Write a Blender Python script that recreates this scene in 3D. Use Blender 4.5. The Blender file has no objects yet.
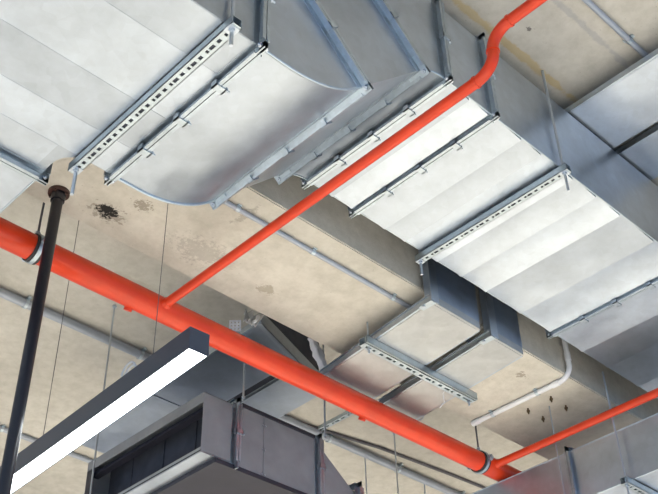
import bpy, bmesh, math, random
from mathutils import Vector, Matrix
random.seed(7)
S = bpy.context.scene
C = S.collection
EYE = 1.6                       # camera height above the floor; all coordinates below are relative to the eye

# ------------------------------------------------------------------ camera
F = 1055.07
RIGHT = Vector((0.7215993, -0.69198872, -0.02112042))
DOWN = Vector((0.42024878, 0.46206713, -0.7809513))
FWD = Vector((0.55016854, 0.55465808, 0.62423473))
cam = bpy.data.cameras.new('camera')
cam.sensor_width = 36.0
cam.lens = F / 658.0 * 36.0
cam.clip_start = 0.02
co = bpy.data.objects.new('camera', cam)
C.objects.link(co)
m = Matrix.Identity(4)
for r in range(3):
    m[r][0] = RIGHT[r]; m[r][1] = -DOWN[r]; m[r][2] = -FWD[r]
co.matrix_world = m
S.camera = co

# ------------------------------------------------------------------ daylight, added fill lights, exposure
S.view_settings.view_transform = 'Standard'
S.view_settings.look = 'None'
S.view_settings.gamma = 1.0
S.view_settings.use_curve_mapping = False
S.view_settings.exposure = -1.1
w = bpy.data.worlds.new('daylight'); S.world = w; w.use_nodes = True
bg = w.node_tree.nodes['Background']
bg.inputs[0].default_value = (0.42, 0.64, 1.0, 1)
bg.inputs[1].default_value = 2.6
for i, (x, y) in enumerate([(-3.5, 4.5), (6.8, 6.2), (4.5, 3.2), (9.0, 1.0), (1.5, 8.5), (2.2, -1.4), (-1.6, 0.6)]):  # unseen fill lights, added to brighten the floor and its bounce upwards
    l = bpy.data.lights.new('fill_light', 'AREA')
    l.shape = 'RECTANGLE'; l.size = 0.3; l.size_y = 2.4
    l.energy = 480; l.color = (1.0, 0.925, 0.815)
    o = bpy.data.objects.new('fill_light', l); C.objects.link(o)
    o.location = (x, y, 1.3)

# ------------------------------------------------------------------ materials
def mat(name):
    M = bpy.data.materials.new(name); M.use_nodes = True
    nt = M.node_tree
    return M, nt, nt.nodes['Principled BSDF']

def N(nt, t, **k):
    n = nt.nodes.new(t)
    for a, b in k.items():
        if a in n.inputs: n.inputs[a].default_value = b
        else: setattr(n, a, b)
    return n

def ramp(nt, stops):
    r = nt.nodes.new('ShaderNodeValToRGB')
    e = r.color_ramp.elements
    while len(e) < len(stops): e.new(0.5)
    for i, (p, c) in enumerate(stops):
        e[i].position = p; e[i].color = (*c, 1)
    return r

def galvanised(name, base, rough, spangle=0.06, scale=28, vary=0.10, stretch=(1, 1, 1)):
    M, nt, B = mat(name)
    L = nt.links.new
    tc = N(nt, 'ShaderNodeTexCoord')
    mp = N(nt, 'ShaderNodeMapping'); mp.inputs['Scale'].default_value = stretch
    L(tc.outputs['Object'], mp.inputs[0])
    vo = N(nt, 'ShaderNodeTexVoronoi', Scale=scale)
    no = N(nt, 'ShaderNodeTexNoise', Scale=3.0, Detail=6.0, Roughness=0.65)
    L(mp.outputs[0], vo.inputs['Vector']); L(mp.outputs[0], no.inputs['Vector'])
    oi = N(nt, 'ShaderNodeObjectInfo')
    a = N(nt, 'ShaderNodeMath', operation='MULTIPLY_ADD'); a.inputs[1].default_value = spangle; a.inputs[2].default_value = 1 - spangle * .5
    sep = N(nt, 'ShaderNodeSeparateColor'); L(vo.outputs['Color'], sep.inputs[0]); L(sep.outputs[0], a.inputs[0])
    b = N(nt, 'ShaderNodeMath', operation='MULTIPLY_ADD'); b.inputs[1].default_value = vary; b.inputs[2].default_value = 1 - vary * .5
    L(oi.outputs['Random'], b.inputs[0])
    c = N(nt, 'ShaderNodeMath', operation='MULTIPLY_ADD'); c.inputs[1].default_value = 0.8; c.inputs[2].default_value = 0.60
    L(no.outputs['Fac'], c.inputs[0])
    m1 = N(nt, 'ShaderNodeMath', operation='MULTIPLY'); L(a.outputs[0], m1.inputs[0]); L(b.outputs[0], m1.inputs[1])
    m2 = N(nt, 'ShaderNodeMath', operation='MULTIPLY'); L(m1.outputs[0], m2.inputs[0]); L(c.outputs[0], m2.inputs[1])
    mx = N(nt, 'ShaderNodeMix', data_type='RGBA', blend_type='MULTIPLY'); mx.inputs['Factor'].default_value = 1
    mx.inputs[6].default_value = (*base, 1)
    cb = N(nt, 'ShaderNodeCombineColor')
    for i in range(3): L(m2.outputs[0], cb.inputs[i])
    L(cb.outputs[0], mx.inputs[7]); L(mx.outputs[2], B.inputs['Base Color'])
    B.inputs['Metallic'].default_value = 1
    rr = N(nt, 'ShaderNodeMath', operation='MULTIPLY_ADD'); rr.inputs[1].default_value = 0.3; rr.inputs[2].default_value = rough - .15
    L(no.outputs['Fac'], rr.inputs[0]); L(rr.outputs[0], B.inputs['Roughness'])
    n2 = N(nt, 'ShaderNodeTexNoise', Scale=2.2, Detail=2.0); L(mp.outputs[0], n2.inputs['Vector'])
    bp = N(nt, 'ShaderNodeBump', Strength=0.30, Distance=0.06); L(n2.outputs['Fac'], bp.inputs['Height'])
    L(bp.outputs[0], B.inputs['Normal'])
    return M

def plain(name, col, rough=.5, metal=0, coat=0, noise=0.0, nscale=9.0):
    M, nt, B = mat(name)
    if noise:
        tc = N(nt, 'ShaderNodeTexCoord'); no = N(nt, 'ShaderNodeTexNoise', Scale=nscale, Detail=5.0)
        nt.links.new(tc.outputs['Object'], no.inputs['Vector'])
        lo = tuple(c * (1 - noise) for c in col); hi = tuple(min(1, c * (1 + noise)) for c in col)
        r = ramp(nt, [(.3, lo), (.7, hi)]); nt.links.new(no.outputs['Fac'], r.inputs[0])
        nt.links.new(r.outputs[0], B.inputs['Base Color'])
    else:
        B.inputs['Base Color'].default_value = (*col, 1)
    B.inputs['Roughness'].default_value = rough
    B.inputs['Metallic'].default_value = metal
    B.inputs['Coat Weight'].default_value = coat
    return M

def concrete(name, c0, c1, stains):
    """stains: list of (centre xyz, radius, kind) with kind 'hole', 'ochre' or 'damp'; positions are world coordinates"""
    M, nt, B = mat(name)
    L = nt.links.new
    tc = N(nt, 'ShaderNodeTexCoord')
    n1 = N(nt, 'ShaderNodeTexNoise', Scale=1.6, Detail=9.0, Roughness=0.62)
    n2 = N(nt, 'ShaderNodeTexNoise', Scale=14.0, Detail=8.0, Roughness=0.7)
    n3 = N(nt, 'ShaderNodeTexVoronoi', Scale=23.0)
    for n in (n1, n2, n3): L(tc.outputs['Object'], n.inputs['Vector'])
    r = ramp(nt, [(.30, c0), (.68, c1)]); L(n1.outputs['Fac'], r.inputs[0])
    r2 = ramp(nt, [(.32, (.80, .79, .76)), (.6, (1.02, 1.01, 1.0))]); L(n2.outputs['Fac'], r2.inputs[0])
    mx = N(nt, 'ShaderNodeMix', data_type='RGBA', blend_type='MULTIPLY'); mx.inputs['Factor'].default_value = .8
    L(r.outputs[0], mx.inputs[6]); L(r2.outputs[0], mx.inputs[7])
    # small air holes
    ph = ramp(nt, [(.035, (.45, .43, .40)), (.075, (1, 1, 1))]); L(n3.outputs['Distance'], ph.inputs[0])
    mx2 = N(nt, 'ShaderNodeMix', data_type='RGBA', blend_type='MULTIPLY'); mx2.inputs['Factor'].default_value = .5
    L(mx.outputs[2], mx2.inputs[6]); L(ph.outputs[0], mx2.inputs[7])
    cur = mx2.outputs[2]
    for (cx, cy, cz), (rx, ry, rz), col, amt, dscale in stains:
        mp = N(nt, 'ShaderNodeMapping', vector_type='TEXTURE')
        mp.inputs['Location'].default_value = (cx, cy, cz)
        mp.inputs['Scale'].default_value = (rx, ry, rz)
        L(tc.outputs['Object'], mp.inputs[0])
        ln = N(nt, 'ShaderNodeVectorMath', operation='LENGTH'); L(mp.outputs[0], ln.inputs[0])
        nz = N(nt, 'ShaderNodeTexNoise', Scale=dscale, Detail=6.0, Roughness=.7); L(tc.outputs['Object'], nz.inputs['Vector'])
        ad = N(nt, 'ShaderNodeMath', operation='MULTIPLY_ADD'); ad.inputs[1].default_value = 2.4; L(nz.outputs['Fac'], ad.inputs[0])
        L(ln.outputs['Value'], ad.inputs[2])
        mr = N(nt, 'ShaderNodeMapRange'); mr.inputs['From Min'].default_value = 1.55; mr.inputs['From Max'].default_value = (1.68 if dscale > 24 else 1.95)
        mr.inputs['To Min'].default_value = amt; mr.inputs['To Max'].default_value = 0
        L(ad.outputs[0], mr.inputs['Value'])
        mm = N(nt, 'ShaderNodeMix', data_type='RGBA', blend_type='MIX')
        L(mr.outputs[0], mm.inputs['Factor']); L(cur, mm.inputs[6]); mm.inputs[7].default_value = (*col, 1)
        cur = mm.outputs[2]
    L(cur, B.inputs['Base Color'])
    B.inputs['Roughness'].default_value = .85
    bp = N(nt, 'ShaderNodeBump', Strength=.35, Distance=.01); L(n2.outputs['Fac'], bp.inputs['Height']); L(bp.outputs[0], B.inputs['Normal'])
    return M

GALV = galvanised('galvanised_sheet', (.475, .535, .615), .38, vary=.24)
GALV_D = galvanised('galvanised_riser_shade', (.38, .45, .56), .44)  # bluer, darker copy of the sheet: the riser's shade put into the colour
GALV_R = galvanised('galvanised_matt', (.50, .52, .535), .55, vary=.08)
GALV_U = galvanised('galvanised_shaded', (.40, .46, .55), .36)  # darker sheet copy, with the shade above the plenum box in its colour
GALV_B = plain('aged_sheet', (.27, .285, .31), .5, .25, noise=.12)
FLNG = galvanised('galvanised_flange', (.47, .54, .61), .38, spangle=.12, scale=60)
STRUT = galvanised('galvanised_strut', (.52, .60, .66), .42, spangle=.08, scale=90)
ROD = plain('zinc_rod', (.52, .58, .66), .38, 1)
DARKMET = plain('dark_sheet', (.028, .028, .042), .5, .1, noise=.15)
DARKIN = plain('recess_shade', (.055, .062, .085), .8, noise=.25)  # dark colour standing in for shade in slots, gaps and the open box
RED = plain('red_paint', (.66, .046, .010), .34, 0, .25, noise=.10)
RED.node_tree.nodes['Principled BSDF'].inputs['Specular IOR Level'].default_value = .3
BLACK = plain('black_paint', (.006, .006, .013), .35, 0, .15)
BROWN = plain('rusty_flange', (.06, .028, .022), .6, noise=.3)
HOUSE = plain('light_housing', (.06, .075, .105), .38, .3)
PVC = plain('white_conduit', (.74, .76, .80), .4, noise=.05)
GREYC = plain('grey_conduit', (.36, .40, .47), .45, .3, noise=.08)
RUB = plain('rubber_lining', (.03, .03, .035), .7)
FABRIC = plain('white_fabric', (.62, .65, .72), .9, noise=.12)
FOIL = galvanised('crumpled_foil', (.72, .73, .74), .45, vary=.2)
CABLE = plain('cable_sheath', (.10, .10, .115), .6)
CLEAR = plain('pale_cable', (.66, .70, .74), .35)
BLT = plain('rusty_bolt', (.12, .09, .05), .6, .5)
FLOORM = plain('floor_screed', (.66, .63, .565), .5, noise=.38, nscale=.55)
EMI, nt_, b_ = mat('led_diffuser')
b_.inputs['Base Color'].default_value = (.9, .95, 1, 1)
b_.inputs['Emission Color'].default_value = (.90, .97, 1.0, 1)
b_.inputs['Emission Strength'].default_value = 30.0
SOFFIT = concrete('beam_concrete', (.475, .455, .405), (.63, .61, .555), [
    ((1.74, 3.09, 2.95), (.16, .10, .3), (.16, .13, .10), .55, 42.0),
    ((1.735, 3.085, 2.95), (.10, .065, .3), (.008, .007, .007), 1.0, 55.0),
    ((1.715, 3.065, 2.95), (.05, .04, .3), (.008, .007, .007), 1.0, 30.0),
    ((1.82, 2.95, 2.95), (.09, .07, .3), (.20, .17, .13), .7, 60.0),
    ((2.20, 3.03, 2.95), (.28, .17, .3), (.24, .23, .21), .38, 70.0),
    ((2.60, 3.05, 2.95), (.10, .07, .3), (.22, .18, .12), .5, 30.0),
    ((2.18, 2.70, 2.95), (.05, .13, .3), (.25, .23, .20), .5, 34.0),
    ((4.11, 2.72, 2.95), (.07, .05, .3), (.16, .13, .09), .6, 40.0)])
SLAB = concrete('slab_concrete', (.455, .442, .402), (.59, .575, .53), [
    ((2.8, 1.62, 3.58), (1.3, .03, .3), (.48, .36, .15), .62, 12.0),
    ((2.9, 1.33, 3.58), (1.6, .022, .3), (.30, .30, .33), .45, 16.0),
    ((2.75, 1.50, 3.58), (.025, .028, .3), (.10, .09, .09), .8, 40.0),
    ((2.60, 4.15, 3.58), (.30, .05, .3), (.40, .36, .28), .5, 10.0)])

# ------------------------------------------------------------------ mesh helpers
class MB:
    def __init__(s): s.v = []; s.f = []
    def add(s, vs, fs):
        k = len(s.v); s.v += [tuple(p) for p in vs]; s.f += [tuple(i + k for i in f) for f in fs]; return s
    def frame_box(s, o, a, b, c, ra, rb, rc):
        """box spanned by ranges along three unit axes a, b, c from origin o"""
        o = Vector(o); a = Vector(a); b = Vector(b); c = Vector(c)
        vs = [o + a * x + b * y + c * z for z in rc for y in rb for x in ra]
        fs = [(0, 2, 3, 1), (4, 5, 7, 6), (0, 1, 5, 4), (2, 6, 7, 3), (0, 4, 6, 2), (1, 3, 7, 5)]
        if a.cross(b).dot(c) < 0: fs = [f[::-1] for f in fs]
        return s.add(vs, fs)
    def box(s, x0, x1, y0, y1, z0, z1):
        return s.frame_box((0, 0, 0), (1, 0, 0), (0, 1, 0), (0, 0, 1), (x0, x1), (y0, y1), (z0, z1))
    def prism(s, poly, d0, d1, axis='z'):
        """polygon extruded along an axis; poly in the two other axes"""
        def P(p, d): return {'z': (p[0], p[1], d), 'y': (p[0], d, p[1]), 'x': (d, p[0], p[1])}[axis]
        n = len(poly)
        vs = [P(p, d0) for p in poly] + [P(p, d1) for p in poly]
        fs = [tuple(range(n))[::-1], tuple(range(n, 2 * n))] + [(i, (i + 1) % n, n + (i + 1) % n, n + i) for i in range(n)]
        return s.add(vs, fs)
    def tube(s, pts, r, n=12, caps=True):
        pts = [Vector(p) for p in pts]
        rr = r if isinstance(r, (list, tuple)) else [r] * len(pts)
        T = []
        for i in range(len(pts)):
            d = (pts[min(i + 1, len(pts) - 1)] - pts[max(i - 1, 0)]); T.append(d.normalized())
        u = T[0].orthogonal().normalized()
        vs = []
        for i, p in enumerate(pts):
            u = (u - T[i] * u.dot(T[i])).normalized(); v = T[i].cross(u)
            for k in range(n):
                a = 2 * math.pi * k / n
                vs.append(p + (u * math.cos(a) + v * math.sin(a)) * rr[i])
        fs = []
        for i in range(len(pts) - 1):
            for k in range(n):
                fs.append((i * n + k, i * n + (k + 1) % n, (i + 1) * n + (k + 1) % n, (i + 1) * n + k))
        if caps:
            fs.append(tuple(range(n))[::-1]); e = (len(pts) - 1) * n; fs.append(tuple(range(e, e + n)))
        return s.add(vs, fs)
    def build(s, name, material, parent=None, bevel=0, smooth=True):
        base = Vector((0, 0, 0))
        p = parent
        while p is not None: base += p.location; p = p.parent
        me = bpy.data.meshes.new(name)
        me.from_pydata([Vector(v) - base for v in s.v], [], s.f)
        bm = bmesh.new(); bm.from_mesh(me); bmesh.ops.recalc_face_normals(bm, faces=bm.faces)
        if bevel:
            bmesh.ops.remove_doubles(bm, verts=bm.verts, dist=1e-5)
            es = [e for e in bm.edges if len(e.link_faces) == 2 and e.calc_face_angle(0) > .6]
            bmesh.ops.bevel(bm, geom=es, offset=bevel, segments=2, affect='EDGES', clamp_overlap=True)
        bm.to_mesh(me); bm.free()
        if smooth:
            me.polygons.foreach_set('use_smooth', [True] * len(me.polygons))
            me.set_sharp_from_angle(angle=math.radians(32))
        me.materials.append(material)
        o = bpy.data.objects.new(name, me); C.objects.link(o)
        if parent is not None: o.parent = parent
        return o

def tag(o, label=None, cat=None, group=None, kind=None):
    if label: o['label'] = label
    if cat: o['category'] = cat
    if group: o['group'] = group
    if kind: o['kind'] = kind
    return o

def thing(name, loc, label, cat, group=None):
    o = bpy.data.objects.new(name, None); C.objects.link(o); o.location = loc
    o.empty_display_size = .1
    return tag(o, label, cat, group)

def arc(p0, p1, p2, r, n=8):
    """points of a rounded corner of radius r at p1"""
    p0, p1, p2 = Vector(p0), Vector(p1), Vector(p2)
    a = (p0 - p1).normalized(); b = (p2 - p1).normalized()
    ang = a.angle(b); d = r / math.tan(ang / 2)
    c = p1 + (a + b).normalized() * (r / math.sin(ang / 2))
    s0 = p1 + a * d - c; s1 = p1 + b * d - c
    tot = s0.angle(s1)
    return [c + (s0 * math.sin((1 - t) * tot) + s1 * math.sin(t * tot)) / math.sin(tot) for t in [i / n for i in range(n + 1)]]

X, Y, Z = Vector((1, 0, 0)), Vector((0, 1, 0)), Vector((0, 0, 1))

def hexnut(mb, c, axis, r=.010, h=.009):
    c = Vector(c); axis = Vector(axis)
    mb.tube([c - axis * h / 2, c + axis * h / 2], r, 6)

# ------------------------------------------------------------------ structure
ZS = 3.58            # slab underside
ZB = 2.95            # beam underside
BY0, BY1 = 2.56, 3.22
MB().box(-40, 40, -40, 40, -1.75, -1.6).build('floor', FLOORM)['kind'] = 'structure'
MB().box(-3.5, 11, -2.2, 10.5, ZS, ZS + .25).build('ceiling', SLAB)['kind'] = 'structure'
MB().box(-3.5, 11, BY0, BY1, ZB, ZS + .02).build('ceiling_beam', SOFFIT, bevel=.006)['kind'] = 'structure'

WALLM = plain('wall_paint', (.33, .35, .40), .8, noise=.1)
MB().box(11, 11.2, -2.2, 10.7, -1.6, ZS + .25).build('wall_right', WALLM)['kind'] = 'structure'
MB().box(-3.5, 11, 10.5, 10.7, -1.6, ZS + .25).build('wall_back', WALLM)['kind'] = 'structure'

# ------------------------------------------------------------------ duct joints
def flange_pair(parent, O, t, lat, up, W, H, sides=('bottom', 'near', 'far', 'top'), clips=3, e=.027, lip=.013, sideclips=1):
    """two sheet flanges bolted face to face around a duct; O is the bottom corner at the near side"""
    O, t, lat, up = Vector(O), Vector(t), Vector(lat), Vector(up)
    th = .0025
    for sgn in (-1, 1):
        mb = MB()
        def rng(a, b): return (min(a, b) * 1.0, max(a, b) * 1.0)
        g = .0015 * sgn
        web = rng(g, g + th * sgn); lp = rng(g, g + lip * sgn); tail = rng(g, g + .026 * sgn)
        if 'bottom' in sides:
            mb.frame_box(O, t, lat, up, web, (-e, W + e), (-e, 0))
            mb.frame_box(O, t, lat, up, lp, (-e + .035, W + e - .035), (-e - th, -e))
            mb.frame_box(O, t, lat, up, tail, (0, W), (-.002, 0))
            mb.frame_box(O, t, lat, up, rng(g + (lip - th) * sgn, g + lip * sgn), (-e + .035, W + e - .035), (-e, -e + .008))
        if 'near' in sides:
            mb.frame_box(O, t, lat, up, web, (-e, 0), (-e, H + e))
            mb.frame_box(O, t, lat, up, lp, (-e - th, -e), (-e + .035, H + e - .035))
            mb.frame_box(O, t, lat, up, tail, (-.002, 0), (0, H))
            mb.frame_box(O, t, lat, up, rng(g + (lip - th) * sgn, g + lip * sgn), (-e, -e + .008), (-e + .035, H + e - .035))
        if 'far' in sides:
            mb.frame_box(O, t, lat, up, web, (W, W + e), (-e, H + e))
            mb.frame_box(O, t, lat, up, lp, (W + e, W + e + th), (-e + .035, H + e - .035))
        if 'top' in sides:
            mb.frame_box(O, t, lat, up, web, (-e, W + e), (H, H + e))
            mb.frame_box(O, t, lat, up, lp, (-e + .035, W + e - .035), (H + e, H + e + th))
        mb.build('flange', FLNG, parent)
    # corner plates with a bolt through each
    for cl in ((0, 1) if 'bottom' in sides else ()):
        mb = MB()
        for sgn in (-1, 1):
            a = (.004 * sgn, .0075 * sgn); a = (min(a), max(a))
            l0 = (-e - .003, .055) if cl == 0 else (W - .055, W + e + .003)
            v0 = (-e - .003, -.004)
            mb.frame_box(O, t, lat, up, a, l0, v0)
            l1 = (-e - .003, -.004) if cl == 0 else (W + .004, W + e + .003)
            mb.frame_box(O, t, lat, up, a, l1, (-e, .055))
        mb.build('corner_plate', STRUT, parent)
        b = MB(); p = O + lat * ((-e * .5) if cl == 0 else (W + e * .5)) + up * (-e * .5)
        b.tube([p - t * .020, p + t * .020], .0045, 8)
        for s2 in (-1, 1): hexnut(b, p + t * .012 * s2, t, .0095, .008)
        b.build('bolt', ROD, parent)
    def clip(o2, l, u):
        mb = MB()
        mb.frame_box(o2, t, l, u, (-.021, .021), (-.013, .013), (-.0075, -.0028))
        for s2 in (-1, 1):
            a = (.0155 * s2, .021 * s2); mb.frame_box(o2, t, l, u, (min(a), max(a)), (-.013, .013), (-.0075, .016))
        mb.tube([o2 + t * .016 + u * .008, o2 + t * .040 + u * .008], .004, 8)
        hexnut(mb, o2 + t * .026 + u * .008, t, .009, .007)
        mb.build('clip', FLNG, parent)
    if 'bottom' in sides:
        for i in range(clips):
            clip(O + lat * (W * (i + 1) / (clips + 1)) + up * (-e), lat, up)
    if 'near' in sides:
        for i in range(sideclips):
            clip(O + lat * (-e) + up * (H * (i + 1) / (sideclips + 1)), up, lat)

def sweep(stations, y0, y1, h):
    """duct skin along a profile of (point xz, normal xz)"""
    mb = MB(); vs = []
    for (p, n) in stations:
        for yy, k in ((y0, 0), (y1, 0), (y1, h), (y0, h)):
            vs.append((p[0] + n[0] * k, yy, p[1] + n[1] * k))
    fs = []
    for i in range(len(stations) - 1):
        for k in range(4):
            fs.append((i * 4 + k, i * 4 + (k + 1) % 4, i * 4 + 4 + (k + 1) % 4, i * 4 + 4 + k))
    fs += [(0, 1, 2, 3), tuple(len(vs) - 4 + k for k in (3, 2, 1, 0))]
    return mb.add(vs, fs)

# ------------------------------------------------------------------ the large supply duct
DY0, DY1, DH = 1.628, 2.400, .45
ZL, ZM = 2.46, 3.0
R1 = .45; X1 = 1.345; XA = 1.451
A45 = math.radians(45)
j1 = (X1, ZL)
j2 = (XA + R1 * math.sin(A45) + .02, ZL + R1 * (1 - math.cos(A45)) + .02)
r2 = .215
j4 = (2.265, ZM)
j3 = (j4[0] - r2 * math.sin(A45), ZM - r2 * (1 - math.cos(A45)))
duct = thing('supply_duct', (1.35, 2.04, ZL), 'large galvanised rectangular air duct with an upward offset bend crossing the whole ceiling', 'air duct')

def panels(parent, rects, z, axis, mats=(GALV,), step=.0042):
    """lapped sheets on the underside: each is thicker along one edge"""
    for i, (x0, x1, y0, y1) in enumerate(rects):
        a, b = (.0008, step)
        if axis == 'x':      # slightly dished sheet
            n = 8; mb = MB(); vs = []
            for k in range(n + 1):
                u = k / n; x = x0 + (x1 - x0) * u; zz = z - a - (b - a) * u ** 2.2
                vs += [(x, y0, zz), (x, y1, zz), (x, y1, z), (x, y0, z)]
            fs = [(k * 4 + q, k * 4 + (q + 1) % 4, k * 4 + 4 + (q + 1) % 4, k * 4 + 4 + q) for k in range(n) for q in range(4)]
            fs += [(0, 1, 2, 3), tuple(n * 4 + q for q in (3, 2, 1, 0))]
            mb.add(vs, fs).build('bottom_panel', mats[i % len(mats)], parent)
            continue
        if axis == 'x': zz = [z - a, z - b, z - b, z - a]
        else: zz = [z - b, z - b, z - a, z - a]
        q = [(x0, y0), (x1, y0), (x1, y1), (x0, y1)]
        vs = [(p[0], p[1], z) for p in q] + [(p[0], p[1], zz[k]) for k, p in enumerate(q)]
        MB().add(vs, [(0, 1, 2, 3), (7, 6, 5, 4)] + [(k, 4 + k, 4 + (k + 1) % 4, (k + 1) % 4) for k in range(4)]).build('bottom_panel', mats[i % len(mats)], parent)

# wide tee section on the left
poly = [(-1.2, DY0), (X1, DY0), (X1, DY1)]
poly += [(1.25 + .085 * math.cos(a), 2.485 + .085 * math.sin(a)) for a in [-math.pi / 2 - i * math.pi / 2 / 8 for i in range(9)]]
poly += [(1.165, 2.555), (-1.2, 2.555)]
tee = MB().prism(poly, ZL, ZL + DH, 'z').build('duct_section', GALV, duct)
panels(tee, [(-1.19, 1.322, a, b) for a, b in ((1.631, 1.80), (1.80, 2.06), (2.06, 2.25), (2.25, 2.397))], ZL, 'y', step=.0018)
panels(tee, [(-1.19, 1.13, 2.397, 2.525)], ZL, 'y', step=.0018)
flange_pair(tee, (X1, DY0, ZL), X, Y, Z, DY1 - DY0, DH, clips=3, sideclips=1)
brn = MB().box(-1.2, 1.165, 2.555, 4.3, ZL, ZL + DH).build('branch_section', GALV, duct)
flange_pair(brn, (1.165, 2.562, ZL), Y, -X, Z, 2.3, DH, clips=8, sideclips=0)
MB().tube([(1.167, 2.60, ZL), (1.167, 4.3, ZL)], .004, 6).build('seam', STRUT, brn)

# lower elbow
st = [((X1, ZL), (0, 1))]
for i in range(17):
    a = A45 * i / 16
    st.append(((XA + R1 * math.sin(a), ZL + R1 * (1 - math.cos(a))), (-math.sin(a), math.cos(a))))
st.append((j2, st[-1][1]))
elb = sweep(st, DY0, DY1, DH).build('lower_elbow', GALV, duct)
tt, nn = Vector((math.cos(A45), 0, math.sin(A45))), Vector((-math.sin(A45), 0, math.cos(A45)))
for yy in (DY0, DY1):
    MB().tube([(p[0] - n[0] * .002, yy, p[1] - n[1] * .002) for p, n in st], .0055, 8).build('seam', STRUT, elb)
flange_pair(elb, (j2[0], DY0, j2[1]), tt, Y, nn, DY1 - DY0, DH, clips=3, sideclips=1)
# sloping straight piece
slo = sweep([(j2, (nn.x, nn.z)), (j3, (nn.x, nn.z))], DY0, DY1, DH).build('sloping_section', GALV, duct)
flange_pair(slo, (j3[0], DY0, j3[1]), tt, Y, nn, DY1 - DY0, DH, clips=3, sideclips=1)
# upper elbow
st = []
for i in range(11):
    a = A45 * (1 - i / 10)
    st.append(((j4[0] - r2 * math.sin(a), ZM - r2 * (1 - math.cos(a))), (-math.sin(a), math.cos(a))))
elb2 = sweep(st, DY0, DY1, DH).build('upper_elbow', GALV, duct)
for yy in (DY0, DY1):
    MB().tube([(p[0], yy, p[1]) for p, n in st], .005, 8).build('seam', STRUT, elb2)
flange_pair(elb2, (j4[0], DY0, ZM), X, Y, Z, DY1 - DY0, DH, clips=3, sideclips=1)
# straight run to the right
JX = [2.265, 2.545, 3.965, 5.02, 6.5]
SEAMS = {0: [2.29, 2.405, 2.52], 1: [2.57, 2.73, 2.86, 3.08, 3.25, 3.43, 3.70, 3.94], 2: [3.99, 4.22, 4.45, 4.74, 4.995], 3: [5.045, 5.5, 6.0, 6.47]}
for k in range(4):
    sec = MB().box(JX[k], JX[k + 1], DY0, DY1, ZM, ZM + DH).build('duct_section', GALV, duct)
    sm = SEAMS[k]
    panels(sec, [(sm[i], sm[i + 1], DY0 + .003, DY1 - .003) for i in range(len(sm) - 1)], ZM, 'x', step=.014)
    for yy in (DY0, DY1):
        MB().tube([(JX[k], yy, ZM), (JX[k + 1], yy, ZM)], .0035, 6).build('seam', STRUT, sec)
    if k < 3: flange_pair(sec, (JX[k + 1], DY0, ZM), X, Y, Z, DY1 - DY0, DH, clips=3, sideclips=1)

# ------------------------------------------------------------------ perforated trapeze hangers
def slotted(mb, O, a, b, c, L, W, H, pitch, slot, t=.0025, double=True):
    """channel along a, width along b, walls up along c; slots cut through the web"""
    O, a, b, c = Vector(O), Vector(a), Vector(b), Vector(c)
    s0, s1 = W * .34, W * .66
    mb.frame_box(O, a, b, c, (0, L), (0, s0), (0, t))
    mb.frame_box(O, a, b, c, (0, L), (s1, W), (0, t))
    x = 0; k = 0
    p = pitch * .5
    last = 0
    while p + slot < L:
        ln = slot * (1.35 if (k % 3 == 0) else (.62 if k % 3 == 1 else .95))
        mb.frame_box(O, a, b, c, (last, p), (s0, s1), (0, t)); last = p + ln
        p += pitch; k += 1
    mb.frame_box(O, a, b, c, (last, L), (s0, s1), (0, t))
    mb.frame_box(O, a, b, c, (0, L), (0, t), (0, H))
    mb.frame_box(O, a, b, c, (0, L), (W - t, W), (0, H))
    if double: mb.frame_box(O, a, b, c, (0, L), (0, W), (H - t, H))
    return mb

def trapeze(x, zt, y0, y1, label, rods, H=.034, W=.036):
    """zt = underside of the duct it carries"""
    h = thing('duct_hanger', (x, y0, zt - H), label, 'hanger', 'slotted channel hangers under the large duct')
    ch = slotted(MB(), (x - W / 2, y0, zt - H), Y, X, Z, y1 - y0, W, H, .0295, .0165).build('slotted_channel', STRUT, h)
    MB().box(x - .011, x + .011, y0 + .012, y1 - .012, zt - H + .006, zt - H + .008).build('slot_shade', DARKIN, ch)  # dark strip painted in as the shade seen through the slots
    for ry, ztop, low in rods:
        MB().tube([(x, ry, zt - H - low), (x, ry, ztop)], .0062, 8).build('threaded_rod', ROD, h)
        nb = MB(); hexnut(nb, (x, ry, zt - H - .006), Z, .011, .010)
        nb.frame_box((x, ry, zt - H), X, Y, Z, (-.018, .018), (-.016, .016), (-.002, 0))
        nb.build('nut', ROD, h)
    return h
trapeze(1.222, ZL - .005, DY0 - .042, DY1 + .045, 'slotted channel hanger under the low left end of the large duct', [(DY0 - .018, ZS, .07), (DY1 + .022, ZS, .11)])
trapeze(2.985, ZM - .0145, DY0 - .04, DY1 + .035, 'slotted channel hanger under the straight run of the large duct', [(DY0 - .018, ZS, .10), (DY1 + .018, ZS, .075)])

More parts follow.
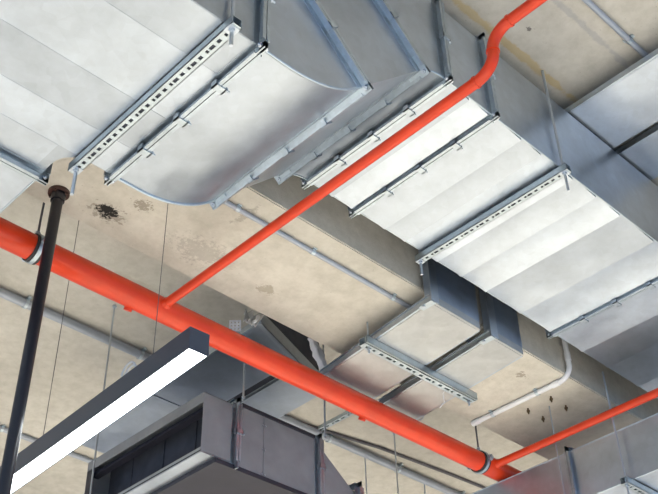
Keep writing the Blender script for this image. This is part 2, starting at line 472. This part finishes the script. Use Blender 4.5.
# ------------------------------------------------------------------ two flat ducts crossing over the large duct and dropping under the beam
FT = .042
def flat_duct(x0, x1, u0, u1, yend, label):
    d = thing('flat_duct', (x0, 2.5, 2.84), label, 'air duct', 'flat ducts running under the beam')
    zb = 2.84; yr = 2.492; k = .095
    def sk(x, y): return x + (y - yr) * k
    def quad(a, b, ya, yb): return [(sk(a, ya), ya), (sk(b, ya), ya), (sk(b, yb), yb), (sk(a, yb), yb)]
    lo = MB().prism(quad(x0, x1, yr, yend), zb, zb + FT, 'z').build('lower_section', GALV_R, d)
    for ya, yb in ((yr + .012, yr + .42), (yr + .42, yend - .004)):
        MB().prism(quad(x0 + .003, x1 - .003, ya, yb), zb - .0025, zb, 'z').build('bottom_panel', GALV_R, lo)
    MB().box(x0 - .001, x1 + .001, yr, yr + FT, zb + FT, 3.47).build('riser', GALV_D, d)
    up = MB().box(u0, u1, -.6, yr + FT, 3.47, 3.47 + FT).build('upper_section', GALV, d)
    panels(up, [(u0 + .002, u1 - .002, -.5, .7), (u0 + .002, u1 - .002, .7, 1.60)], 3.47, 'y')
    for a, b in ((x0 - .010, x0), (x1, x1 + .010)):
        MB().prism(quad(a, b, yr + .012, yend), zb, zb + .003, 'z').build('edge_flange', FLNG, lo)
        MB().prism(quad(a, b, yr + .012, yend), zb + FT - .003, zb + FT, 'z').build('edge_flange', FLNG, lo)
    for a, b in ((u0 - .010, u0), (u1, u1 + .010)):
        MB().box(a, b, -.6, 2.4, 3.47, 3.473).build('edge_flange', FLNG, up)
    MB().box(x0 - .014, x0 + .022, yr - .004, yr + .075, zb - .004, zb - .001).build('corner_plate', STRUT, lo)
    MB().box(x0 - .010, x0 + .045, yr - .005, yr, zb + .004, 3.46).build('riser_lip', GALV, lo)
    b = MB(); hexnut(b, (x0 - .004, yr + .05, zb - .007), Z, .009, .007); b.build('bolt', ROD, lo)
    return d
flat_duct(3.135, 3.480, 3.195, 3.53, 3.335, 'flat sheet metal duct under the beam, the wider one beside the slanted angle')
flat_duct(3.570, 3.815, 3.60, 3.86, 3.335, 'narrower flat sheet metal duct under the beam, nearer the white conduit')

# slotted angle carrying the flat ducts
ha = thing('flat_duct_hanger', (3.1, 2.92, 2.80), 'double slotted channel carrying the two flat ducts below the beam', 'hanger')
zs_ = 2.797
slotted(MB(), (3.105, 2.900, zs_), X, Y, Z, .82, .042, .040, .048, .026).build('slotted_channel', STRUT, ha)
slotted(MB(), (3.105, 2.898, zs_ + .001), X, Z, -Y, .82, .040, .012, .048, .026).build('slotted_face', STRUT, ha)
for rx in (3.150, 3.895):
    MB().tube([(rx, 2.922, zs_ - .03), (rx, 2.922, ZB)], .005, 8).build('threaded_rod', ROD, ha)
    nb = MB(); hexnut(nb, (rx, 2.922, zs_ - .006), Z); nb.build('nut', ROD, ha)
MB().tube([(3.73, 2.925, zs_ + .02), (3.735, 2.96, zs_ - .004), (3.745, 2.965, zs_ - .05), (3.72, 2.98, zs_ - .085)], .0022, 6).build('cable_tie', PVC, ha)

# ------------------------------------------------------------------ red sprinkler pipework
ZP, YP = 2.74, 3.262
pipe = thing('sprinkler_pipe', (2.15, YP, ZP), 'thick red fire sprinkler main with two thinner red branch pipes', 'pipe')
MB().tube([(-1.0, YP, ZP), (1.0, YP, ZP), (3.0, YP, ZP), (7.5, YP, ZP)], .0565, 32).build('main_pipe', RED, pipe)
XB = 2.158
path = [(XB, YP - .03, ZP)]
path += arc((XB, YP, ZP), (XB, 1.405, ZP), (XB, 1.405, 3.05), .085)
# rise beside the duct, then on towards the camera side
ZU = 2.915
path = [(XB, YP - .03, ZP), (XB, 2.4, ZP)] + arc((XB, 2.4, ZP), (XB, 1.335, ZP), (XB, 1.335, ZU), .085) + arc((XB, 1.335, ZP), (XB, 1.335, ZU), (XB, 0, ZU), .085) + [(XB, .6, ZU), (XB, -1.2, ZU)]
br = MB().tube(path, .0215, 20).build('branch_pipe', RED, pipe)
for c, dv in (((XB, 1.335 + .088, ZP), Y), ((XB, 1.335, (ZP + ZU) / 2), Z), ((XB, 1.335 - .088, ZU), Y)):
    c = Vector(c); MB().tube([c - dv * .004, c + dv * .004], .0248, 20).build('weld_bead', RED, br)
XR = 4.475
br2 = MB().tube([(XR, YP - .03, ZP), (XR, 2.0, ZP), (XR, -1, ZP)], .0215, 20).build('branch_pipe', RED, pipe)
for xx in (2.02, 3.475):
    f = MB().tube([(xx, YP + .025, ZP - .036), (xx, YP + .038, ZP - .058)], .019, 16).build('outlet', RED, pipe)
for xx, p in ((XB, br), (XR, br2)):
    MB().tube([(xx, YP - .070, ZP), (xx, YP - .052, ZP)], [.0235, .029], 20).build('weld_collar', RED, p)

def pipe_clamp(x, label):
    h = thing('pipe_clamp', (x, YP, ZP), label, 'pipe clamp', 'lined clamps holding the red main')
    pts = [(x, YP + .0615 * math.sin(a), ZP + .0615 * math.cos(a)) for a in [2 * math.pi * i / 40 for i in range(41)]]
    for rr, w_, M_, nm in ((.0600, .044, RUB, 'rubber_lining'), (.0640, .018, STRUT, 'steel_band')):
        mb = MB(); n = 40; vs = []
        for i in range(n):
            a = 2 * math.pi * i / n
            for dx, q in ((-w_ / 2, rr - .003), (w_ / 2, rr - .003), (w_ / 2, rr + .002), (-w_ / 2, rr + .002)):
                vs.append((x + dx, YP + q * math.sin(a), ZP + q * math.cos(a)))
        fs = [(i * 4 + k, i * 4 + (k + 1) % 4, ((i + 1) % n) * 4 + (k + 1) % 4, ((i + 1) % n) * 4 + k) for i in range(n) for k in range(4)]
        mb.add(vs, fs).build(nm, M_, h)
    for sg in (-1, 1):
        mb = MB(); a = (YP + sg * .064, YP + sg * .092)
        mb.box(x - .011, x + .011, min(a), max(a), ZP - .006, ZP - .003).box(x - .011, x + .011, min(a), max(a), ZP + .003, ZP + .006)
        mb.tube([(x, YP + sg * .080, ZP - .018), (x, YP + sg * .080, ZP + .018)], .0045, 8); hexnut(mb, (x, YP + sg * .080, ZP - .010), Z); hexnut(mb, (x, YP + sg * .080, ZP + .010), Z)
        mb.build('clamp_ear', ROD, h)
    mb = MB(); mb.tube([(x, YP, ZP + .064), (x, YP, ZP + .090)], .011, 6); mb.build('nut', ROD, h)
    MB().tube([(x, YP, ZP + .08), (x, YP, ZS)], .0052, 8).build('threaded_rod', CABLE, h)
pipe_clamp(1.525, 'rubber lined pipe clamp on the red main beside the black drop pole')
pipe_clamp(4.385, 'rubber lined pipe clamp on the red main next to its right branch')

# ------------------------------------------------------------------ black drop pole
px, py = 1.513, 3.115
pole = thing('drop_pole', (px, py, .4), 'black steel pole hanging from a round flange on the beam', 'pole')
MB().tube([(px, py, .4), (px, py, ZB - .005)], .0235, 24).build('pole_tube', BLACK, pole)
fl = MB().tube([(px, py, ZB - .012), (px, py, ZB)], .045, 28).build('ceiling_flange', BROWN, pole)
MB().tube([(px, py, ZB - .05), (px, py, ZB - .012)], [.029, .031], 24).build('collar', BLACK, pole)
for k in range(4):
    a = k * math.pi / 2 + .6
    b = MB(); hexnut(b, (px + 0.036 * math.cos(a), py + .036 * math.sin(a), ZB - .016), Z, .007, .008); b.build('bolt', BROWN, fl)

# ------------------------------------------------------------------ linear light
A0 = Vector((1.835, 2.568, 2.05)); ld = Vector((.047, 1.219, 0)).normalized(); lr = Vector((ld.y, -ld.x, 0))
LW, LH, LL = .086, .092, 2.0
lamp = thing('linear_light', tuple(A0 + lr * LW / 2 + ld * LL / 2), 'dark pendant linear LED light with a glowing white underside', 'light')
mb = MB(); t_ = .004
mb.frame_box(A0, ld, lr, Z, (0, LL), (0, t_), (0, LH)).frame_box(A0, ld, lr, Z, (0, LL), (LW - t_, LW), (0, LH)).frame_box(A0, ld, lr, Z, (0, LL), (t_, LW - t_), (LH - t_, LH))
mb.build('housing', HOUSE, lamp)
for a in ((-.004, 0), (LL, LL + .004)):
    MB().frame_box(A0, ld, lr, Z, a, (0, LW), (0, LH)).build('end_cap', HOUSE, lamp)
MB().frame_box(A0, ld, lr, Z, (0, LL), (t_, LW - t_), (.002, .012)).build('diffuser', EMI, lamp)
for k, (s_, ztop) in enumerate(((.30, ZB), (1.12, ZS))):
    p = A0 + ld * s_ + lr * LW / 2
    MB().tube([(p.x, p.y, A0.z + LH), (p.x, p.y, ztop)], .0016, 6).build('suspension_wire', CABLE, lamp)
    MB().tube([(p.x, p.y, A0.z + LH), (p.x, p.y, A0.z + LH + .022)], .007, 10).build('wire_gripper', ROD, lamp)
# coil of pale power cable on top
p = A0 + ld * .46 + lr * .035 + Z * (LH + .045)
coil = [p + ld * (.045 * math.cos(a) + .002 * a) + Z * (.045 * math.sin(a)) + lr * (.003 * a) for a in [i * math.pi / 10 for i in range(54)]]
coil += [coil[-1] + Z * (-.012) - ld * .02, coil[-1] + Z * (-.055) - ld * .035]
MB().tube(coil, .0042, 8).build('power_cable', CLEAR, lamp)

# ------------------------------------------------------------------ conduits
def conduit(name, pts, r, M, label, clips, clipdir=Z, cap=None):
    c = thing(name, pts[0], label, 'conduit')
    MB().tube(pts, r, 14).build('tube', M, c)
    for q, dv, up in clips:
        q, dv, up = Vector(q), Vector(dv), Vector(up)
        mb = MB(); mb.tube([q - dv * .009, q + dv * .009], r * 1.22, 14)
        s_ = dv.cross(up)
        mb.frame_box(q, dv, s_, up, (-.009, .009), (-r * 1.9, r * 1.9), (r * .55, r * 1.02))
        mb.build('clip', STRUT, c)
    return c
conduit('conduit', [(1.2, 2.685, ZB - .012), (2.5, 2.685, ZB - .012), (3.72, 2.685, ZB - .012)], .0115, GREYC,
        'grey conduit running lengthwise under the beam towards the flat ducts', [((x, 2.685, ZB - .012), X, Z) for x in (2.12, 2.56, 3.08)])
xc = 4.30; zc = ZB - .016
pts = [(xc, 3.215, zc), (xc, 2.9, zc)] + arc((xc, 2.9, zc), (xc, 2.535, zc), (xc, 2.535, 3.3), .075, 10) + [(xc, 2.535, 3.2), (xc, 2.535, ZS)]
cw = conduit('conduit', pts, .0145, PVC, 'white bent conduit crossing under the beam beyond the flat ducts', [((xc, 3.07, zc), Y, Z), ((xc, 2.76, zc), Y, Z)])
MB().tube([(xc, 3.217, zc), (xc, 3.165, zc)], .0175, 14).build('coupling', PVC, cw)
MB().tube([(xc, 2.66, zc), (xc, 2.615, zc)], .0175, 14).build('coupling', PVC, cw)
MB().tube([(xc, 2.535, zc + .10), (xc, 2.535, zc + .15)], .0175, 14).build('coupling', PVC, cw)
conduit('conduit', [(-1, 4.69, ZS - .034), (2, 4.69, ZS - .034), (9, 4.69, ZS - .034)], .026, GREYC,
        'long grey conduit on the slab beyond the red main', [((x, 4.69, ZS - .034), X, Z) for x in (1.2, 2.2, 3.0, 4.6, 5.3, 6.0)])
conduit('conduit', [(.5, 1.235, ZS - .016), (2, 1.235, ZS - .016), (5.5, 1.235, ZS - .016)], .0135, GREYC,
        'thin steel conduit on the slab at upper right', [((x, 1.235, ZS - .016), X, Z) for x in (2.35, 3.11)])
conduit('conduit', [(1.0, 6.09, ZS - .02), (6, 6.09, ZS - .02)], .018, GREYC, 'dark conduit on the slab far behind the black pole', [((x, 6.09, ZS - .02), X, Z) for x in (2.86, 3.2)])
cb = MB().tube([(3.7, 4.84, ZS - .01), (4.3, 4.70, ZS - .012), (5.0, 4.58, ZS - .012), (5.7, 4.52, ZS - .012), (6.6, 4.47, ZS - .01), (8, 4.45, ZS - .01)], .012, 8).build('ceiling_cable', CABLE)
tag(cb, 'dark cable fixed along the slab below the red main', 'cable')
sb = MB(); slotted(sb, (4.47, 4.30, ZS - .022), Y, X, Z, .46, .041, .022, .05, .028)
tag(sb.build('ceiling_strut', STRUT), 'short pale steel channel fixed crosswise on the slab behind the dark box', 'channel')
rg = MB()
rg.tube([(4.88 + .05 * math.cos(a), 4.12 + .05 * math.sin(a), ZS - .003) for a in [2 * math.pi * i / 28 for i in range(29)]], .004, 6, caps=False)
tag(rg.build('ceiling_ring', GREYC), 'faint round cast-in ring in the slab below the red main', 'ring')

# ------------------------------------------------------------------ dark plenum box at the bottom
BX0, BXJ, BX2 = 2.70, 2.905, 3.455
BYN, BYF = 3.615, 4.62
BZ0, BZ1 = 2.362, 2.685
box = thing('plenum_box', (2.9, 4.1, BZ0), 'dark open-ended duct plenum hanging at the bottom of the view', 'air duct')
# open end piece: a shell with lips
t_ = .003
sh = MB()
sh.box(BX0, BXJ, BYN, BYN + t_, BZ0, BZ1).box(BX0, BXJ, BYF - t_, BYF, BZ0, BZ1).box(BX0, BXJ, BYN, BYF, BZ1 - t_, BZ1)
end = sh.build('end_collar', GALV_B, box)
MB().box(BX0, BXJ, BYN, BYF, BZ0 - .003, BZ0 + t_).build('bottom_sheet', GALV, end)
MB().box(BX0, BX0 + .004, BYN + .003, BYF - .003, BZ1 - .055, BZ1 - .003).build('top_lip', GALV_B, end)
MB().box(BX0 + .03, BX0 + .07, BYN + .003, BYF - .003, BZ1 - .075, BZ1 - .055).build('top_return', DARKMET, end)
MB().box(BX0 - .002, BX0 + .003, BYN + .003, BYF - .003, BZ0 + .010, BZ0 + .024).build('bottom_lip', GALV, end)
MB().box(BX0 - .001, BX0 + .002, BYN + .003, BYF - .003, BZ0 + .003, BZ0 + .010).build('bottom_groove', DARKIN, end)
MB().box(BX0 + .06, BX0 + .064, BYN + .003, BYF - .003, BZ0 + .003, BZ0 + .035).build('bottom_return', GALV, end)
MB().box(BX0, BX0 + .004, BYF - .05, BYF - .003, BZ0 + .02, BZ1 - .05).build('side_lip', DARKMET, end)
MB().box(BXJ - .06, BXJ - .05, BYN + .003, BYF - .003, BZ0 + .003, BZ1 - .003).build('interior_shade', DARKIN, end)  # dark plate standing in for the shaded inside of the open end
for yy in (3.85, 4.12, 4.4):
    MB().box(BXJ - .066, BXJ - .06, yy, yy + .008, BZ0 + .01, BZ1 - .01).build('interior_rib', DARKIN, end)
bod = MB().box(BXJ, BX2, BYN, BYF, BZ0 - .002, BZ1 + .01).build('duct_section', GALV_B, box)
MB().box(BXJ + .18, BXJ + .184, BYN - .003, BYN, BZ0 - .015, BZ1 + .005).build('seam', GALV_B, bod)
for k in range(6):
    b = MB(); hexnut(b, (BXJ + .19 - .018 * (k % 2), BYN - .004, BZ0 + .005 + .27 * (k // 2) / 2), Y, .004, .004); b.build('screw', ROD, bod)
MB().box(BX0 + .085, BX2 + .25, BYN - .004, BYF, BZ0 - .028, BZ0 - .004).build('bottom_board', DARKMET, box)
flange_pair(bod, (BXJ, BYN, BZ0), X, Y, Z, BYF - BYN, BZ1 - BZ0 + .01, sides=('near', 'far', 'top'), clips=0, sideclips=1)
flange_pair(bod, (BX2 + .01, BYN, BZ0), X, Y, Z, BYF - BYN, BZ1 - BZ0 + .01, sides=('near', 'far', 'top'), clips=0, sideclips=1)
MB().box(BXJ + .03, BX2 - .02, BYN - .012, BYN - .0, BZ1 + .006, BZ1 + .022).build('top_trim', DARKMET, bod)
tr = MB().prism([(BX2 + .02, BZ0), (BX2 + .36, BZ0), (BX2 + .36, BZ0 + .12), (BX2 + .26, BZ0 + .13), (BX2 + .02, BZ1 - .01)], BYN + .01, BYF, 'y').build('taper_section', GALV_B, box)
flange_pair(tr, (BX2 + .30, BYN, BZ0), X, Y, Z, BYF - BYN, .15, sides=('near', 'far', 'top'), clips=0, sideclips=0)

# hanging rods
Z2 = 3.05
def rod(x, y, z0, label, r=.0052, ZS=ZS):
    t = thing('hanging_rod', (x, y, z0), label, 'rod', 'steel rods hanging from the slab')
    MB().tube([(x, y, z0), (x, y, ZS)], r, 8).build('threaded_rod', ROD, t)
    b = MB(); hexnut(b, (x, y, ZS - .008), Z, .013, .014); b.build('anchor_nut', ROD, t)
    b = MB(); hexnut(b, (x, y, z0 + .02), Z); b.build('nut', ROD, t)
rod(2.612, 4.41, 2.2, 'steel rod passing behind the linear light')
rod(2.905, BYN - .05, BZ1 + .005, 'steel rod down to the near corner flange of the dark plenum box', ZS=Z2)
rod(3.47, BYN - .05, BZ1 + .0, 'steel rod down to the second flange of the dark plenum box')
rod(4.925, 4.37, 2.7, 'steel rod hanging below the red main, left of its right pipe clamp')
rod(5.02, 4.75, 2.9, 'steel rod hanging from the slab conduit between the dark box and the red main')
rod(5.62, 4.72, 3.2, 'short steel rod hanging by the slab conduit under the right pipe clamp')

# ------------------------------------------------------------------ ducts above the plenum, beyond the beam
Z2 = 3.05
def skew(x, off=0): return 3.372 + (x - 2.84) * .365 + off
def upper_duct(x0, x1, y1, label):
    d = thing('upper_duct', (x0, 3.5, Z2), label, 'air duct', 'ducts above the dark plenum box')
    b = MB().prism([(x0, skew(x0)), (x1, skew(x1)), (x1, y1), (x0, y1)], Z2, Z2 + .045, 'z').build('duct_section', GALV_U, d)
    MB().box(x0 - .012, x0, skew(x0), y1, Z2, Z2 + .004).build('edge_flange', FLNG, b)
    MB().box(x1, x1 + .012, skew(x1) + .02, y1, Z2, Z2 + .02).build('edge_flange', GALV_U, b)
    MB().box(x0 + .002, x1 - .002, 4.32, 4.325, Z2 - .004, Z2).build('seam', GALV_U, b)
    bb = MB(); hexnut(bb, (x0 + .2, 4.25, Z2 - .003), Z, .007, .006); bb.build('screw', ROD, b)
    return d
upper_duct(2.862, 3.215, 5.08, 'wide grey duct underside between the linear light and the red main')
upper_duct(3.305, 3.56, 4.6, 'narrow grey duct underside just right of the dark gap above the plenum box')
gp = MB().box(3.230, 3.290, 3.60, 4.9, Z2 + .021, Z2 + .04)  # added dark strip that paints the shade between the two ducts
tag(gp.build('gap_shade', DARKIN), 'dark strip standing in for shade in the gap between the two ducts above the plenum box', 'strip')
for k, yy in enumerate((3.70,)):
    tag(MB().box(3.20, 3.32, yy, yy + .02, Z2 - .012, Z2 - .001).build('timber_batten', plain('raw_timber', (.52, .42, .32), .8)), 'small pale batten bridging the dark gap between the two upper ducts', 'batten')
dv = Vector((1, .365, 0)).normalized(); dn = Vector((-dv.y, dv.x, 0))
ang = thing('steel_angle', (2.84, 3.36, Z2), 'long grey steel angle lying aslant on the duct ends beside the beam', 'angle')
o_ = Vector((2.835, 3.353, Z2 - .032))
MB().frame_box(o_, dv, dn, Z, (0, .78), (0, .004), (0, .072)).build('upright_leg', GALV, ang)
MB().frame_box(o_, dv, dn, Z, (0, .78), (0, .030), (0, .004)).build('flat_leg', GALV, ang)
# crumpled connector cloth, foil and perforated plate
def crumple(name, O, a, b, na, nb, amp, M, label, cat, seed, curl=0):
    rnd = random.Random(seed); O, a, b = Vector(O), Vector(a), Vector(b); n = a.cross(b).normalized()
    vs = []
    for j in range(nb + 1):
        for i in range(na + 1):
            u, v = i / na, j / nb
            vs.append(O + a * u + b * v + n * (amp * math.sin(u * 9 + seed) * math.cos(v * 7 + seed * 2) + rnd.uniform(-amp, amp) * .7 + curl * (u - .5) ** 2))
    k = len(vs); vs += [p + n * .006 for p in vs]
    fs = []
    W = na + 1
    for j in range(nb):
        for i in range(na):
            q = (j * W + i, j * W + i + 1, (j + 1) * W + i + 1, (j + 1) * W + i)
            fs.append(q[::-1]); fs.append(tuple(x + k for x in q))
    for i in range(na):
        for j in (0, nb): fs.append((j * W + i, j * W + i + 1, k + j * W + i + 1, k + j * W + i))
    for j in range(nb):
        for i in (0, na): fs.append((j * W + i, (j + 1) * W + i, k + (j + 1) * W + i, k + j * W + i))
    return tag(MB().add(vs, fs).build(name, M), label, cat)
crumple('connector_cloth', (3.145, 3.30, Z2 + .05), (.035, .05, -.01), (.14, .02, -.17), 4, 12, .010, FABRIC, 'folded whitish connector cloth hanging beside the beam at the flat duct end', 'cloth', 3, .12)
crumple('void_shade', (2.90, 3.42, Z2 + .062), (.58, .20, .0), (0, .0, .40), 10, 6, .010, DARKIN, 'black sheet standing in for the shaded void between the beam and the slanted angle', 'sheet', 5)  # dark sheet added as the shade of the void, hides the slab behind
crumple('foil_wrap', (2.735, 3.39, Z2 - .075), (.12, -.02, .06), (.03, .03, .085), 10, 7, .022, FOIL, 'crumpled grey foil at the upper end of the slanted angle', 'foil', 8, .2)
pp = thing('perforated_bracket', (2.64, 3.42, Z2), 'small perforated pale bracket plate beside the crumpled foil above the red main', 'bracket')
mbp = MB(); O = Vector((2.712, 3.46, Z2 - .085))
pa, pb = Vector((.07, -.07, 0)).normalized(), Z
xs = [0, .008, .016, .026, .034, .044, .052, .060]; zs2 = [0, .010, .018, .030, .038, .050, .058, .068]
for i in range(7):
    for j in range(7):
        if i % 2 == 1 and j % 2 == 1: continue
        mbp.frame_box(O, pa, pb, pa.cross(pb), (xs[i], xs[i + 1]), (zs2[j], zs2[j + 1]), (0, .003))
mbp.build('plate', FABRIC, pp)
MB().frame_box(O, pa, pb, pa.cross(pb), (0, .060), (-.003, 0), (-.04, .003)).build('foot', STRUT, pp)

# ------------------------------------------------------------------ duct at the lower right
D3X, D3Z0, D3Z1 = 4.53, 2.378, 2.662
d3 = thing('cross_duct', (D3X + .3, 2.5, D3Z0), 'galvanised duct crossing the lower right corner under the thin red branch pipe', 'air duct')
s1 = MB().box(D3X, D3X + .62, 2.775, 4.6, D3Z0, D3Z1).build('duct_section', GALV, d3)
s2 = MB().box(D3X, D3X + .62, -.5, 2.775, D3Z0, D3Z1).build('duct_section', GALV, d3)
flange_pair(s1, (D3X + .62, 2.775, D3Z0), Y, -X, Z, .62, D3Z1 - D3Z0, clips=2, sideclips=0)
O3 = Vector((D3X, 2.915, D3Z0))
for zz in (D3Z1 - .0, D3Z0):
    MB().tube([(D3X, -.5, zz), (D3X, 4.6, zz)], .0035, 6).build('seam', STRUT, s2)
h3 = thing('cross_duct_hanger', (D3X - .05, 2.45, D3Z0 - .04), 'slotted channel with its rod under the lower right duct', 'hanger')
slotted(MB(), (D3X - .065, 2.430, D3Z0 - .04), X, Y, Z, .78, .041, .036, .036, .02).build('slotted_channel', STRUT, h3)
for rx in (D3X - .045, D3X + .665):
    MB().tube([(rx, 2.45, D3Z0 - .10), (rx, 2.45, ZM)], .0052, 8).build('threaded_rod', ROD, h3)
    nb = MB(); hexnut(nb, (rx, 2.45, D3Z0 - .048), Z); nb.build('nut', ROD, h3)
t = thing('hanging_rod', (4.49, 2.82, 2.1), 'thin rod in front of the lower right duct, beside its flange joint', 'rod', 'steel rods hanging from the slab')
MB().tube([(4.49, 2.82, 2.1), (4.49, 2.82, ZB)], .004, 8).build('threaded_rod', ROD, t)

# ------------------------------------------------------------------ anchor bolts left in the beam
WHICH = ['leftmost', 'topmost', 'rightmost', 'lowest']
for i, (x, y) in enumerate([(4.421, 2.916), (4.411, 2.75), (4.553, 2.754), (4.556, 2.915)]):
    a = thing('anchor_bolt', (x, y, ZB - .045), WHICH[i] + ' of the four small rusty anchor bolts sticking down from the beam', 'bolt', 'anchor bolts in the beam')
    MB().tube([(x, y, ZB - .035), (x, y, ZB)], .005, 8).build('shank', BLT, a)
    b = MB(); hexnut(b, (x, y, ZB - .018), Z, .010, .010); b.build('nut', BLT, a)

# ------------------------------------------------------------------ lift everything so that the floor is at zero
for o in S.objects:
    if o.parent is None: o.location.z += EYE
